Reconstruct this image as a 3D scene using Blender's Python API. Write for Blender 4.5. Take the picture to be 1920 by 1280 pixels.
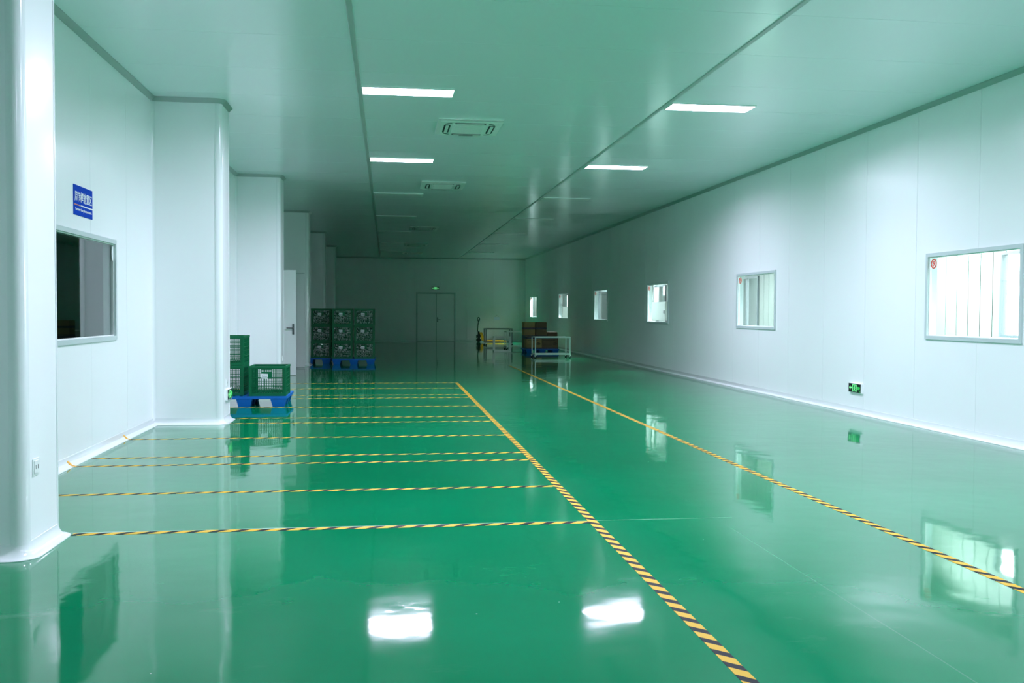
import bpy, math, random
from mathutils import Matrix, Vector

random.seed(7)
for o in list(bpy.data.objects):
    bpy.data.objects.remove(o)
SC = bpy.context.scene
COL = SC.collection
PI = math.pi

# ------------------------------------------------------------------ camera
F_PX, YAW, PITCH, ROLL, EYE = 1770.0, 0.1315, 0.0305, 0.0054, 1.4
cam_data = bpy.data.cameras.new('camera')
cam_data.sensor_width = 36.0
cam_data.lens = 36.0 * F_PX / 1920.0
cam_data.clip_start, cam_data.clip_end = 0.05, 300
cam = bpy.data.objects.new('camera', cam_data)
COL.objects.link(cam)
cy_, sy_, cp_, sp_, cr_, sr_ = (math.cos(YAW), math.sin(YAW), math.cos(PITCH), math.sin(PITCH), math.cos(ROLL), math.sin(ROLL))
ex = Vector((cy_, -sy_, 0))
ey = Vector((cp_ * sy_, cp_ * cy_, -sp_))
ez = Vector((sp_ * sy_, sp_ * cy_, cp_))
right, up = ex * cr_ + ez * sr_, ez * cr_ - ex * sr_
m = Matrix((right, up, -ey)).transposed().to_4x4()
m.translation = (0, 0, EYE)
cam.matrix_world = m
SC.camera = cam

# ------------------------------------------------------------------ light levels, sky, exposure
LAMP_FACE = 7.0        # radiance of the diffusers of the hall lamps that are switched on
LAMP_WATT = 33.5       # power of each of those lamps
LAMP_SPREAD = 165      # beam angle of their prismatic panels
LAMP_COLOUR = (0.82, 0.80, 1.04)
CORRIDOR_FACE = 8.0    # lamps of the corridor behind the right-hand windows
CORRIDOR_COLOUR = (0.86, 1.0, 1.06)
CORRIDOR_WATT = 220.0
SKY = 10.0
EXPOSURE = 1.9
world = bpy.data.worlds.new('overcast_sky')
SC.world = world
world.use_nodes = True
wn = world.node_tree
wbg = wn.nodes['Background']
wbg.inputs['Color'].default_value = (0.90, 0.96, 1.0, 1)
wbg.inputs['Strength'].default_value = SKY
SC.view_settings.view_transform = 'Standard'
SC.view_settings.look = 'None'
SC.view_settings.exposure = EXPOSURE
SC.view_settings.gamma = 1.0
SC.view_settings.use_curve_mapping = False
SC.cycles.use_denoising = True
SC.cycles.max_bounces = 12
SC.cycles.diffuse_bounces = 7
SC.cycles.glossy_bounces = 6
SC.cycles.transparent_max_bounces = 12
SC.cycles.sample_clamp_indirect = 8.0
SC.cycles.caustics_reflective = False


# ------------------------------------------------------------------ materials
def mat(name, colour, rough=0.5, metal=0.0, spec=0.5, noise=0.0, nscale=8.0, bump=0.0, bscale=20.0, coat=0.0):
    m = bpy.data.materials.new(name)
    m.use_nodes = True
    nt = m.node_tree
    b = nt.nodes['Principled BSDF']
    b.inputs['Base Color'].default_value = (*colour, 1)
    b.inputs['Roughness'].default_value = rough
    b.inputs['Metallic'].default_value = metal
    b.inputs['Specular IOR Level'].default_value = spec
    if coat:
        b.inputs['Coat Weight'].default_value = coat
        b.inputs['Coat Roughness'].default_value = 0.08
    tc = nt.nodes.new('ShaderNodeTexCoord')
    if noise:
        n = nt.nodes.new('ShaderNodeTexNoise')
        n.inputs['Scale'].default_value = nscale
        n.inputs['Detail'].default_value = 4
        nt.links.new(tc.outputs['Object'], n.inputs['Vector'])
        r = nt.nodes.new('ShaderNodeMapRange')
        r.inputs['From Min'].default_value, r.inputs['From Max'].default_value = 0.3, 0.7
        r.inputs['To Min'].default_value, r.inputs['To Max'].default_value = 1 - noise, 1 + noise
        nt.links.new(n.outputs['Fac'], r.inputs['Value'])
        mx = nt.nodes.new('ShaderNodeVectorMath')
        mx.operation = 'SCALE'
        mx.inputs[0].default_value = colour
        nt.links.new(r.outputs['Result'], mx.inputs['Scale'])
        nt.links.new(mx.outputs['Vector'], b.inputs['Base Color'])
    if bump:
        n2 = nt.nodes.new('ShaderNodeTexNoise')
        n2.inputs['Scale'].default_value = bscale
        n2.inputs['Detail'].default_value = 2
        nt.links.new(tc.outputs['Object'], n2.inputs['Vector'])
        bp = nt.nodes.new('ShaderNodeBump')
        bp.inputs['Strength'].default_value = 1.0
        bp.inputs['Distance'].default_value = bump
        nt.links.new(n2.outputs['Fac'], bp.inputs['Height'])
        nt.links.new(bp.outputs['Normal'], b.inputs['Normal'])
    return m


def emit(name, colour, strength, base=(0.6, 0.6, 0.6)):
    m = bpy.data.materials.new(name)
    m.use_nodes = True
    nt = m.node_tree
    b = nt.nodes['Principled BSDF']
    b.inputs['Base Color'].default_value = (*base, 1)
    b.inputs['Emission Color'].default_value = (*colour, 1)
    b.inputs['Emission Strength'].default_value = strength
    return m


def glass_mat(name, tint=(0.93, 0.97, 0.96), ior=1.45):
    m = bpy.data.materials.new(name)
    m.use_nodes = True
    nt = m.node_tree
    nt.nodes.clear()
    out = nt.nodes.new('ShaderNodeOutputMaterial')
    mix = nt.nodes.new('ShaderNodeMixShader')
    lw = nt.nodes.new('ShaderNodeLayerWeight')      # Schlick's reflectance, the same from both sides of the sheet
    lw.inputs['Blend'].default_value = 0.5
    pw_ = nt.nodes.new('ShaderNodeMath')
    pw_.operation = 'POWER'
    pw_.inputs[1].default_value = 5.0
    nt.links.new(lw.outputs['Facing'], pw_.inputs[0])
    fr = nt.nodes.new('ShaderNodeMath')
    fr.operation = 'MULTIPLY_ADD'
    fr.inputs[1].default_value = 0.96
    fr.inputs[2].default_value = 0.04
    nt.links.new(pw_.outputs[0], fr.inputs[0])
    tr = nt.nodes.new('ShaderNodeBsdfTransparent')
    tr.inputs['Color'].default_value = (*tint, 1)
    gl = nt.nodes.new('ShaderNodeBsdfGlossy')
    gl.inputs['Roughness'].default_value = 0.01
    nt.links.new(fr.outputs[0], mix.inputs['Fac'])
    nt.links.new(tr.outputs['BSDF'], mix.inputs[1])
    nt.links.new(gl.outputs['BSDF'], mix.inputs[2])
    nt.links.new(mix.outputs['Shader'], out.inputs['Surface'])
    return m


def floor_mat():
    m = bpy.data.materials.new('green_epoxy')
    m.use_nodes = True
    nt = m.node_tree
    N, L = nt.nodes, nt.links
    b = N['Principled BSDF']
    tc = N.new('ShaderNodeTexCoord')
    pos = tc.outputs['Object']

    def noise(scale, detail=3, vec=pos, rough=0.5):
        n = N.new('ShaderNodeTexNoise')
        n.inputs['Scale'].default_value = scale
        n.inputs['Detail'].default_value = detail
        n.inputs['Roughness'].default_value = rough
        L.new(vec, n.inputs['Vector'])
        return n.outputs['Fac']

    def rng(v, a, c, d, e):
        r = N.new('ShaderNodeMapRange')
        for k, x in zip(('From Min', 'From Max', 'To Min', 'To Max'), (a, c, d, e)):
            r.inputs[k].default_value = x
        L.new(v, r.inputs['Value'])
        return r.outputs['Result']

    def math_(op, a, b_=None):
        n = N.new('ShaderNodeMath')
        n.operation = op
        for i, v in enumerate((a, b_)):
            if v is None:
                continue
            if isinstance(v, (int, float)):
                n.inputs[i].default_value = v
            else:
                L.new(v, n.inputs[i])
        return n.outputs[0]
    # colour: epoxy green, soft mottling, pale scuffs and dust specks
    ramp = N.new('ShaderNodeMix')
    ramp.data_type = 'RGBA'
    ramp.inputs[6].default_value = (0.0, 0.19, 0.072, 1)
    ramp.inputs[7].default_value = (0.0, 0.222, 0.088, 1)
    L.new(rng(noise(0.7, 4), 0.35, 0.65, 0, 1), ramp.inputs[0])
    mp = N.new('ShaderNodeMapping')
    mp.inputs['Scale'].default_value = (1.0, 2.2, 1)
    mp.inputs['Rotation'].default_value = (0, 0, 0.4)
    L.new(pos, mp.inputs['Vector'])
    scuff = math_('MULTIPLY', rng(noise(2.3, 8, mp.outputs['Vector'], 0.7), 0.60, 0.78, 0, 1), rng(noise(0.55, 2), 0.45, 0.62, 0, 1))
    vo = N.new('ShaderNodeTexVoronoi')
    vo.inputs['Scale'].default_value = 6.0
    L.new(pos, vo.inputs['Vector'])
    sep = N.new('ShaderNodeSeparateColor')
    L.new(vo.outputs['Color'], sep.inputs['Color'])
    speck = math_('MULTIPLY', math_('LESS_THAN', vo.outputs['Distance'], math_('MULTIPLY', sep.outputs[1], 0.036)), math_('GREATER_THAN', sep.outputs[0], 0.45))
    sx = N.new('ShaderNodeSeparateXYZ')
    L.new(pos, sx.inputs['Vector'])
    # two construction joints of the slab: one along the hall, one across it
    wob = rng(noise(1.5, 2), 0, 1, -0.008, 0.008)
    j1 = math_('LESS_THAN', math_('ABSOLUTE', math_('ADD', math_('SUBTRACT', sx.outputs['X'], 2.23), wob)), 0.0035)
    j2 = math_('MULTIPLY', math_('LESS_THAN', math_('ABSOLUTE', math_('ADD', math_('SUBTRACT', sx.outputs['Y'], 6.21), wob)), 0.006), rng(sx.outputs['X'], 1.4, 2.5, 1, 0.06))
    pale = math_('MAXIMUM', math_('MAXIMUM', math_('MULTIPLY', scuff, 0.16), math_('MULTIPLY', speck, 0.8)),
                 math_('MAXIMUM', math_('MULTIPLY', j1, 0.08), math_('MULTIPLY', math_('MULTIPLY', j2, 0.8), rng(noise(1.1, 3), 0.4, 0.6, 0.15, 1))))
    mx = N.new('ShaderNodeMix')
    mx.data_type = 'RGBA'
    L.new(pale, mx.inputs[0])
    L.new(ramp.outputs[2], mx.inputs[6])
    mx.inputs[7].default_value = (0.55, 0.75, 0.66, 1)
    L.new(mx.outputs[2], b.inputs['Base Color'])
    L.new(rng(noise(3.0, 5), 0.3, 0.7, 0.045, 0.065), b.inputs['Roughness'])
    b.inputs['IOR'].default_value = 1.5
    b.inputs['Specular IOR Level'].default_value = 0.42
    # hand-trowelled resin: long shallow waves and a finer orange peel
    h = math_('ADD', math_('MULTIPLY', noise(1.6, 2), 0.0035), math_('MULTIPLY', noise(9.0, 2), 0.00022))
    h = math_('ADD', h, math_('MULTIPLY', scuff, 0.0002))
    bp = N.new('ShaderNodeBump')
    bp.inputs['Strength'].default_value = 1.0
    bp.inputs['Distance'].default_value = 1.0
    L.new(h, bp.inputs['Height'])
    L.new(bp.outputs['Normal'], b.inputs['Normal'])
    return m


def tape_mat(sign):
    m = bpy.data.materials.new('hazard_tape')
    m.use_nodes = True
    nt = m.node_tree
    N, L = nt.nodes, nt.links
    b = N['Principled BSDF']
    tc = N.new('ShaderNodeTexCoord')
    sx = N.new('ShaderNodeSeparateXYZ')
    L.new(tc.outputs['Object'], sx.inputs['Vector'])
    a = N.new('ShaderNodeMath')
    a.operation = 'MULTIPLY_ADD'
    L.new(sx.outputs['Y'], a.inputs[0])
    a.inputs[1].default_value = sign
    L.new(sx.outputs['X'], a.inputs[2])
    d = N.new('ShaderNodeMath')
    d.operation = 'MULTIPLY'
    d.inputs[1].default_value = 1 / 0.142
    L.new(a.outputs[0], d.inputs[0])
    fr = N.new('ShaderNodeMath')
    fr.operation = 'FRACT'
    L.new(d.outputs[0], fr.inputs[0])
    lt = N.new('ShaderNodeMath')
    lt.operation = 'LESS_THAN'
    lt.inputs[1].default_value = 0.44
    L.new(fr.outputs[0], lt.inputs[0])
    mx = N.new('ShaderNodeMix')
    mx.data_type = 'RGBA'
    mx.inputs[6].default_value = (0.72, 0.44, 0.05, 1)
    mx.inputs[7].default_value = (0.008, 0.011, 0.018, 1)
    L.new(lt.outputs[0], mx.inputs[0])
    L.new(mx.outputs[2], b.inputs['Base Color'])
    b.inputs['Roughness'].default_value = 0.45
    b.inputs['Specular IOR Level'].default_value = 0.08
    return m


WALL = mat('white_wall_panel', (0.90, 0.91, 0.925), 0.26, noise=0.012, nscale=0.6, bump=0.0006, bscale=1.6)
CEIL = mat('ceiling_panel_paint', (0.86, 0.90, 0.95), 0.17, noise=0.012, nscale=0.5, bump=0.0005, bscale=0.8)
STRIP = mat('grey_aluminium_strip', (0.42, 0.47, 0.47), 0.35, spec=0.5)
COVE = mat('white_cove_trim', (0.82, 0.85, 0.86), 0.16)
ALU = mat('anodised_aluminium', (0.55, 0.62, 0.62), 0.35, spec=0.5)
FLOOR = floor_mat()
TAPE = tape_mat(-1.0)
GLASS = glass_mat('window_glass')
LAMP_ON = emit('lit_panel_diffuser', LAMP_COLOUR, LAMP_FACE)
LAMP_OFF = mat('unlit_panel_diffuser', (0.80, 0.84, 0.85), 0.25)
CORR_ON = emit('corridor_lamp_diffuser', CORRIDOR_COLOUR, CORRIDOR_FACE)
PLASTIC_W = mat('white_plastic', (0.86, 0.88, 0.88), 0.25)
AC_GREY = mat('cassette_white_plastic', (0.74, 0.78, 0.76), 0.4)
BLACK = mat('black_plastic', (0.012, 0.014, 0.016), 0.35)
RUBBER = mat('black_rubber', (0.015, 0.015, 0.016), 0.6)
GREEN_P = mat('green_crate_plastic', (0.0, 0.135, 0.052), 0.45, spec=0.3, noise=0.06, nscale=6)
BLUE_P = mat('blue_pallet_plastic', (0.004, 0.13, 0.52), 0.4, spec=0.35, noise=0.06, nscale=6)
SIGN_BLUE = mat('blue_sign_print', (0.0, 0.050, 0.46), 0.6, spec=0.03)
SIGN_WHITE = mat('white_print', (0.85, 0.87, 0.90), 0.4)
SIGN_ORANGE = mat('orange_print', (0.65, 0.17, 0.06), 0.4)
SIGN_GREY = mat('dark_print', (0.05, 0.055, 0.06), 0.5)
EXIT_G = emit('exit_green_light', (0.05, 1.0, 0.18), 0.24, (0.0, 0.05, 0.01))
EXIT_W = emit('exit_white_light', (0.22, 1.0, 0.36), 0.27, (0.02, 0.06, 0.03))
EXIT_DIM = emit('exit_dim_green_light', (0.0, 0.55, 0.13), 0.09, (0.0, 0.03, 0.01))
STEEL = mat('brushed_steel', (0.93, 0.95, 0.96), 0.25, metal=0.1)
STEEL_D = mat('dark_steel', (0.16, 0.17, 0.18), 0.4, metal=0.6)
CARD = mat('brown_cardboard', (0.44, 0.30, 0.13), 0.75, noise=0.08, nscale=5)
CARD_D = mat('dark_brown_cardboard', (0.20, 0.13, 0.075), 0.75, noise=0.08, nscale=5)
STRAP = mat('dark_blue_strapping', (0.03, 0.04, 0.065), 0.4)
PRINT = mat('carton_print', (0.06, 0.045, 0.035), 0.7)
YELLOW = mat('yellow_paint', (0.80, 0.40, 0.01), 0.35)
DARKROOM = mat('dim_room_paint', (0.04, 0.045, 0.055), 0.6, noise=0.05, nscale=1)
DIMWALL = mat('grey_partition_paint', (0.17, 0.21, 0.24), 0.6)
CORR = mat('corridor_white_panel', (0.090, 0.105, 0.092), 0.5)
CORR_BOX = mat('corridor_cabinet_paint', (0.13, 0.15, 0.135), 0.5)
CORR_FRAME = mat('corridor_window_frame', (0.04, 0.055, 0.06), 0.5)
CORR_F = mat('corridor_floor', (0.35, 0.42, 0.38), 0.3)
BACKDROP = mat('dark_backdrop', (0.020, 0.026, 0.025), 0.9, spec=0.0, noise=0.35, nscale=0.9)
GROUND = mat('yard_concrete', (0.32, 0.33, 0.31), 0.9, noise=0.1, nscale=1)
PAPER = mat('bluish_paper', (0.80, 0.86, 1.0), 0.6)
RED = mat('red_sticker', (0.75, 0.05, 0.03), 0.4)


def vial_mat():
    m = bpy.data.materials.new('shiny_vials')
    m.use_nodes = True
    nt = m.node_tree
    b = nt.nodes['Principled BSDF']
    g = nt.nodes.new('ShaderNodeNewGeometry')
    cr = nt.nodes.new('ShaderNodeValToRGB')
    cr.color_ramp.interpolation = 'CONSTANT'
    e = cr.color_ramp.elements
    e[0].color = (0.02, 0.05, 0.045, 1)
    e[1].position = 0.25
    e[1].color = (0.22, 0.32, 0.32, 1)
    x = e.new(0.38)
    x.color = (0.92, 0.95, 0.97, 1)
    nt.links.new(g.outputs['Random Per Island'], cr.inputs['Fac'])
    nt.links.new(cr.outputs['Color'], b.inputs['Base Color'])
    b.inputs['Roughness'].default_value = 0.13
    gt = nt.nodes.new('ShaderNodeMath')
    gt.operation = 'GREATER_THAN'
    gt.inputs[1].default_value = 0.86
    nt.links.new(g.outputs['Random Per Island'], gt.inputs[0])
    ml = nt.nodes.new('ShaderNodeMath')
    ml.operation = 'MULTIPLY'
    ml.inputs[1].default_value = 0.7
    nt.links.new(gt.outputs[0], ml.inputs[0])
    nt.links.new(ml.outputs[0], b.inputs['Metallic'])
    return m


VIALS = vial_mat()


# ------------------------------------------------------------------ mesh helpers
class MB:
    def __init__(self):
        self.v, self.f = [], []

    def box(self, x0, x1, y0, y1, z0, z1):
        n = len(self.v)
        self.v += [(x0, y0, z0), (x1, y0, z0), (x1, y1, z0), (x0, y1, z0), (x0, y0, z1), (x1, y0, z1), (x1, y1, z1), (x0, y1, z1)]
        self.f += [tuple(n + i for i in q) for q in ((0, 3, 2, 1), (4, 5, 6, 7), (0, 1, 5, 4), (1, 2, 6, 5), (2, 3, 7, 6), (3, 0, 4, 7))]
        return self

    def frustum(self, cx, cy, z0, z1, a0, b0, a1, b1):
        n = len(self.v)
        for z, a, b in ((z0, a0, b0), (z1, a1, b1)):
            self.v += [(cx - a, cy - b, z), (cx + a, cy - b, z), (cx + a, cy + b, z), (cx - a, cy + b, z)]
        self.f += [tuple(n + i for i in q) for q in ((0, 3, 2, 1), (4, 5, 6, 7), (0, 1, 5, 4), (1, 2, 6, 5), (2, 3, 7, 6), (3, 0, 4, 7))]
        return self

    def prism(self, poly, axis, a, b):
        """poly: CCW 2-D outline; axis 'x','y','z' extruded from a to b"""
        n, k = len(self.v), len(poly)
        for t in (a, b):
            for p, q in poly:
                self.v.append({'z': (p, q, t), 'y': (p, t, q), 'x': (t, p, q)}[axis])
        self.f.append(tuple(n + i for i in range(k))[::-1])
        self.f.append(tuple(n + k + i for i in range(k)))
        for i in range(k):
            j = (i + 1) % k
            self.f.append((n + i, n + j, n + k + j, n + k + i))
        return self

    def cyl(self, p, q, r, seg=12, r2=None):
        p, q = Vector(p), Vector(q)
        d = (q - p).normalized()
        a = d.orthogonal().normalized()
        b = d.cross(a)
        r2 = r if r2 is None else r2
        n = len(self.v)
        for c, rr in ((p, r), (q, r2)):
            for i in range(seg):
                t = 2 * PI * i / seg
                self.v.append(tuple(c + a * math.cos(t) * rr + b * math.sin(t) * rr))
        self.f.append(tuple(n + i for i in range(seg))[::-1])
        self.f.append(tuple(n + seg + i for i in range(seg)))
        for i in range(seg):
            j = (i + 1) % seg
            self.f.append((n + i, n + j, n + seg + j, n + seg + i))
        return self

    def tube(self, pts, r, seg=8, closed=False):
        pts = [Vector(p) for p in pts]
        n0, k = len(self.v), len(pts)
        ref = Vector((0.13, 0.31, 0.94))
        for i, p in enumerate(pts):
            a = pts[i - 1] if (i or closed) else p
            c = pts[(i + 1) % k] if (i < k - 1 or closed) else p
            d = (c - a).normalized()
            u = d.cross(ref).normalized()
            w = d.cross(u)
            for s in range(seg):
                t = 2 * PI * s / seg
                self.v.append(tuple(p + u * math.cos(t) * r + w * math.sin(t) * r))
        for i in range(k if closed else k - 1):
            j = (i + 1) % k
            for s in range(seg):
                t = (s + 1) % seg
                self.f.append((n0 + i * seg + s, n0 + i * seg + t, n0 + j * seg + t, n0 + j * seg + s))
        if not closed:
            self.f.append(tuple(n0 + s for s in range(seg)))
            self.f.append(tuple(n0 + (k - 1) * seg + s for s in range(seg))[::-1])
        return self

    def frame(self, x0, x1, z0, z1, w, y0, y1):
        """four mitred-looking bars of a rectangle in the local x-z plane"""
        self.box(x0, x1, y0, y1, z0, z0 + w)
        self.box(x0, x1, y0, y1, z1 - w, z1)
        self.box(x0, x0 + w, y0, y1, z0 + w, z1 - w)
        self.box(x1 - w, x1, y0, y1, z0 + w, z1 - w)
        return self

    def mesh(self, name, material, smooth=None):
        me = bpy.data.meshes.new(name)
        me.from_pydata(self.v, [], self.f)
        me.materials.append(material)
        import bmesh
        bm = bmesh.new()
        bm.from_mesh(me)
        bmesh.ops.recalc_face_normals(bm, faces=bm.faces)
        bm.to_mesh(me)
        bm.free()
        if smooth is not None:
            me.shade_smooth()
            me.set_sharp_from_angle(angle=math.radians(smooth))
        me.update()
        return me

    def build(self, name, material, parent=None, smooth=None, loc=None):
        return link(name, self.mesh(name, material, smooth), parent, loc)


def link(name, me, parent=None, loc=None):
    o = bpy.data.objects.new(name, me)
    COL.objects.link(o)
    if parent is not None:
        o.parent = parent
    if loc is not None:
        o.location = loc
    return o


def tag(o, label=None, cat=None, group=None, kind=None):
    if label:
        o['label'] = label
    if cat:
        o['category'] = cat
    if group:
        o['group'] = group
    if kind:
        o['kind'] = kind
    return o


def thing(name, label, cat, loc=(0, 0, 0), rz=0.0, group=None, kind=None):
    o = bpy.data.objects.new(name, None)
    COL.objects.link(o)
    o.empty_display_size = 0.1
    o.location = loc
    o.rotation_euler = (0, 0, rz)
    return tag(o, label, cat, group, kind)


def copy_tree(o, label=None, loc=None, rz=None, parent=None):
    c = o.copy()
    COL.objects.link(c)
    if parent is not None:
        c.parent = parent
    if label:
        c['label'] = label
    if loc is not None:
        c.location = loc
    if rz is not None:
        c.rotation_euler = (0, 0, rz)
    for ch in list(o.children):
        copy_tree(ch, parent=c)
    return c


def structure(o, label=None):
    o['kind'] = 'structure'
    if label:
        o['label'] = label
    return o


def text_mesh(name, body, size, material, parent, loc, width=None, extrude=0.0005, bold=0.0):
    """lettering in the local x-z plane facing local -y, centred at loc; width squeezes or stretches it to that many metres"""
    cu = bpy.data.curves.new(name, 'FONT')
    cu.body = body
    cu.size = size
    cu.align_x, cu.align_y = 'CENTER', 'CENTER'
    cu.extrude = extrude
    cu.offset = bold
    cu.resolution_u = 2
    tmp = bpy.data.objects.new('lettering_source', cu)
    COL.objects.link(tmp)
    dg = bpy.context.evaluated_depsgraph_get()
    me = bpy.data.meshes.new_from_object(tmp.evaluated_get(dg))
    bpy.data.objects.remove(tmp)
    xs = [v.co.x for v in me.vertices] or [0, 1]
    zs = [v.co.y for v in me.vertices] or [0, 1]
    k = (width / (max(xs) - min(xs))) if width else 1.0
    cxx, czz = (max(xs) + min(xs)) / 2, (max(zs) + min(zs)) / 2
    for v in me.vertices:
        x, y, z = v.co
        v.co = ((x - cxx) * k, -z, y - czz)
    me.materials.clear()
    me.materials.append(material)
    return link(name, me, parent, loc)


# ------------------------------------------------------------------ dimensions of the hall
XL, XC, XR, HC = -2.844, -2.018, 6.619, 3.994
Y0, YE = -6.0, 45.289
S, P, D = 5.583, 6.434, 0.60
COLS = [S + k * P for k in range(6)]
SEAM_L, SEAM_R = -0.325, 3.435
PW = 1.267          # width of the sandwich panels

# ------------------------------------------------------------------ floor
fl = MB().box(XL - 0.1, XR + 0.12, Y0 - 0.1, YE + 0.12, -0.12, 0).build('floor', FLOOR)
structure(fl, 'glossy green epoxy floor of the hall')

# ------------------------------------------------------------------ ceiling with its panels
ce = MB().box(XL - 0.1, XR + 0.12, Y0 - 0.1, YE + 0.12, HC + 0.012, HC + 0.12).build('ceiling', CEIL)
structure(ce, 'pale panelled ceiling')
g = 0.0025
for x0, x1 in ((XL - 0.02, SEAM_L), (SEAM_L, SEAM_R), (SEAM_R, XR + 0.02)):
    me = MB().box(x0 + g, x1 - g, g, PW - g, HC, HC + 0.012).mesh('ceiling_panel', CEIL)
    y = 7.89 - 11 * PW
    while y < YE:
        if y + PW <= YE + 0.1:
            link('ceiling_panel', me, ce, (0, y, 0))
        else:
            MB().box(x0 + g, x1 - g, g, YE - y, HC, HC + 0.012).build('ceiling_panel', CEIL, ce, loc=(0, y, 0))
        y += PW
for i, x in enumerate((SEAM_L, SEAM_R)):
    t = MB()
    t.prism([(x - 0.03, HC + 0.004), (x - 0.022, HC - 0.010), (x + 0.022, HC - 0.010), (x + 0.03, HC + 0.004)], 'y', Y0, YE)
    structure(t.build('trim_%d' % (i + 1), STRIP), 'grey aluminium joint strip along the ceiling, %s one' % ('left' if i == 0 else 'right'))


# ------------------------------------------------------------------ walls made of panels around their openings
def cut(a, b, z0, z1, holes):
    """rectangles of the strip [a,b]x[z0,z1] that stay after cutting the holes (u0,u1,w0,w1)"""
    us = sorted({a, b} | {min(max(h[i], a), b) for h in holes for i in (0, 1)})
    out = []
    for u0, u1 in zip(us, us[1:]):
        if u1 - u0 < 1e-6:
            continue
        mid = (u0 + u1) / 2
        hz = sorted((h[2], h[3]) for h in holes if h[0] < mid < h[1])
        z = z0
        for c, d in hz:
            if c > z:
                out.append((u0, u1, z, c))
            z = max(z, d)
        if z < z1:
            out.append((u0, u1, z, z1))
    return out


def panel_wall(name, label, axis, face, out, a, b, holes, offset, material=WALL, height=HC, pw=PW, piece='wall_panel', thick=0.02, back=0.08, gap=0.002):
    """a wall in plane axis='x'|'y' at `face`; `out` = +1/-1 direction away from the room"""
    def rect(mb, r, d0, d1):
        lo, hi = sorted((face + out * d0, face + out * d1))
        if axis == 'x':
            mb.box(lo, hi, r[0], r[1], r[2], r[3])
        else:
            mb.box(r[0], r[1], lo, hi, r[2], r[3])
    bm_ = MB()
    for r in cut(a, b, 0, height, holes):
        rect(bm_, r, thick, thick + back)
    w = structure(bm_.build(name, material), label)
    u = a - ((a - offset) % pw)
    while u < b - 1e-6:
        lo, hi = max(u, a), min(u + pw, b)
        if hi - lo > 0.02:
            mb = MB()
            for r in cut(lo + gap, hi - gap, 0, height, holes):
                rect(mb, r, 0, thick)
            if mb.v:
                mb.build(piece, material, w)
        u += pw
    return w


# right wall with six windows (outer frame: near Y, far Y, sill, head)
WIN_R = [(9.13, 10.93, 1.10, 2.155), (15.49, 17.32, 1.13, 2.16), (21.73, 23.585, 1.145, 2.165),
         (27.98, 29.84, 1.155, 2.16), (34.27, 36.18, 1.16, 2.165), (41.58, 43.56, 1.165, 2.17)]
FR = 0.045
panel_wall('wall_right', 'long white panel wall with six windows', 'x', XR, 1, Y0, YE + 0.1,
           [(w[0] + FR - 0.015, w[1] - FR + 0.015, w[2] + FR - 0.015, w[3] - FR + 0.015) for w in WIN_R], 20.043)
# end wall with the double door
DX0, DX1, DZ = 1.36, 3.25, 2.345
panel_wall('wall_end', 'far end wall of the hall', 'y', YE, 1, XL - 0.1, XR + 0.1, [(DX0 + 0.05, DX1 - 0.05, -1, DZ - 0.05)], 0.0)
# wall behind the camera
panel_wall('wall_back', 'plain panel wall behind the camera', 'y', Y0, -1, XL - 0.1, XR + 0.1, [], 0.0)
# left wall with a window and a double doorway
WIN_L = (8.35, 10.435, 1.09, 2.14)
DOOR_L = (21.08, 23.75, 2.33)
panel_wall('wall_left', 'white panel wall behind the row of columns', 'x', XL, -1, Y0, YE + 0.1,
           [(WIN_L[0] + FR - 0.015, WIN_L[1] - FR + 0.015, WIN_L[2] + FR - 0.015, WIN_L[3] - FR + 0.015), (DOOR_L[0], DOOR_L[1], -1, DOOR_L[2])], 9.607)


# ------------------------------------------------------------------ columns
def arc(cx, cy, r, a0, a1, n=6):
    return [(cx + r * math.cos(math.radians(a0 + (a1 - a0) * i / n)), cy + r * math.sin(math.radians(a0 + (a1 - a0) * i / n))) for i in range(n + 1)]


RC = 0.07
body = [(XL + 0.001, 0)] + arc(XC - RC, RC, RC, -90, 0) + arc(XC - RC, D - RC, RC, 0, 90) + [(XL + 0.001, D)]
for k, y in enumerate(COLS):
    names = ['nearest', 'second', 'third', 'fourth', 'fifth', 'farthest']
    c = thing('column', None, None, (0, y, 0), kind='structure')
    c['label'] = '%s square white wall column on the left' % names[k]
    MB().prism(body, 'z', 0, HC).build('column_cladding', WALL, c, smooth=30)
    for cyy, a0, nm in ((RC, -90, 'corner_trim'), (D - RC, 0, 'corner_trim')):
        o_, i_ = arc(XC - RC, cyy, RC + 0.004, a0 - 6, a0 + 96, 8), arc(XC - RC, cyy, RC - 0.01, a0 - 6, a0 + 96, 8)
        MB().prism(o_ + i_[::-1], 'z', 0.05, HC - 0.04).build(nm, COVE, c, smooth=40)
    # concave upright cove where the column meets the wall
    rc = 0.045
    for s, yy in ((-1, 0.0), (1, D)):
        pts = [(XL, yy), (XL + rc, yy)] + [(XL + rc - rc * math.sin(math.radians(t)), yy + s * (rc - rc * math.cos(math.radians(t)))) for t in (22, 45, 68, 90)]
        MB().prism(pts, 'z', 0.05, HC - 0.04).build('upright_cove', COVE, c, smooth=40)


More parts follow.
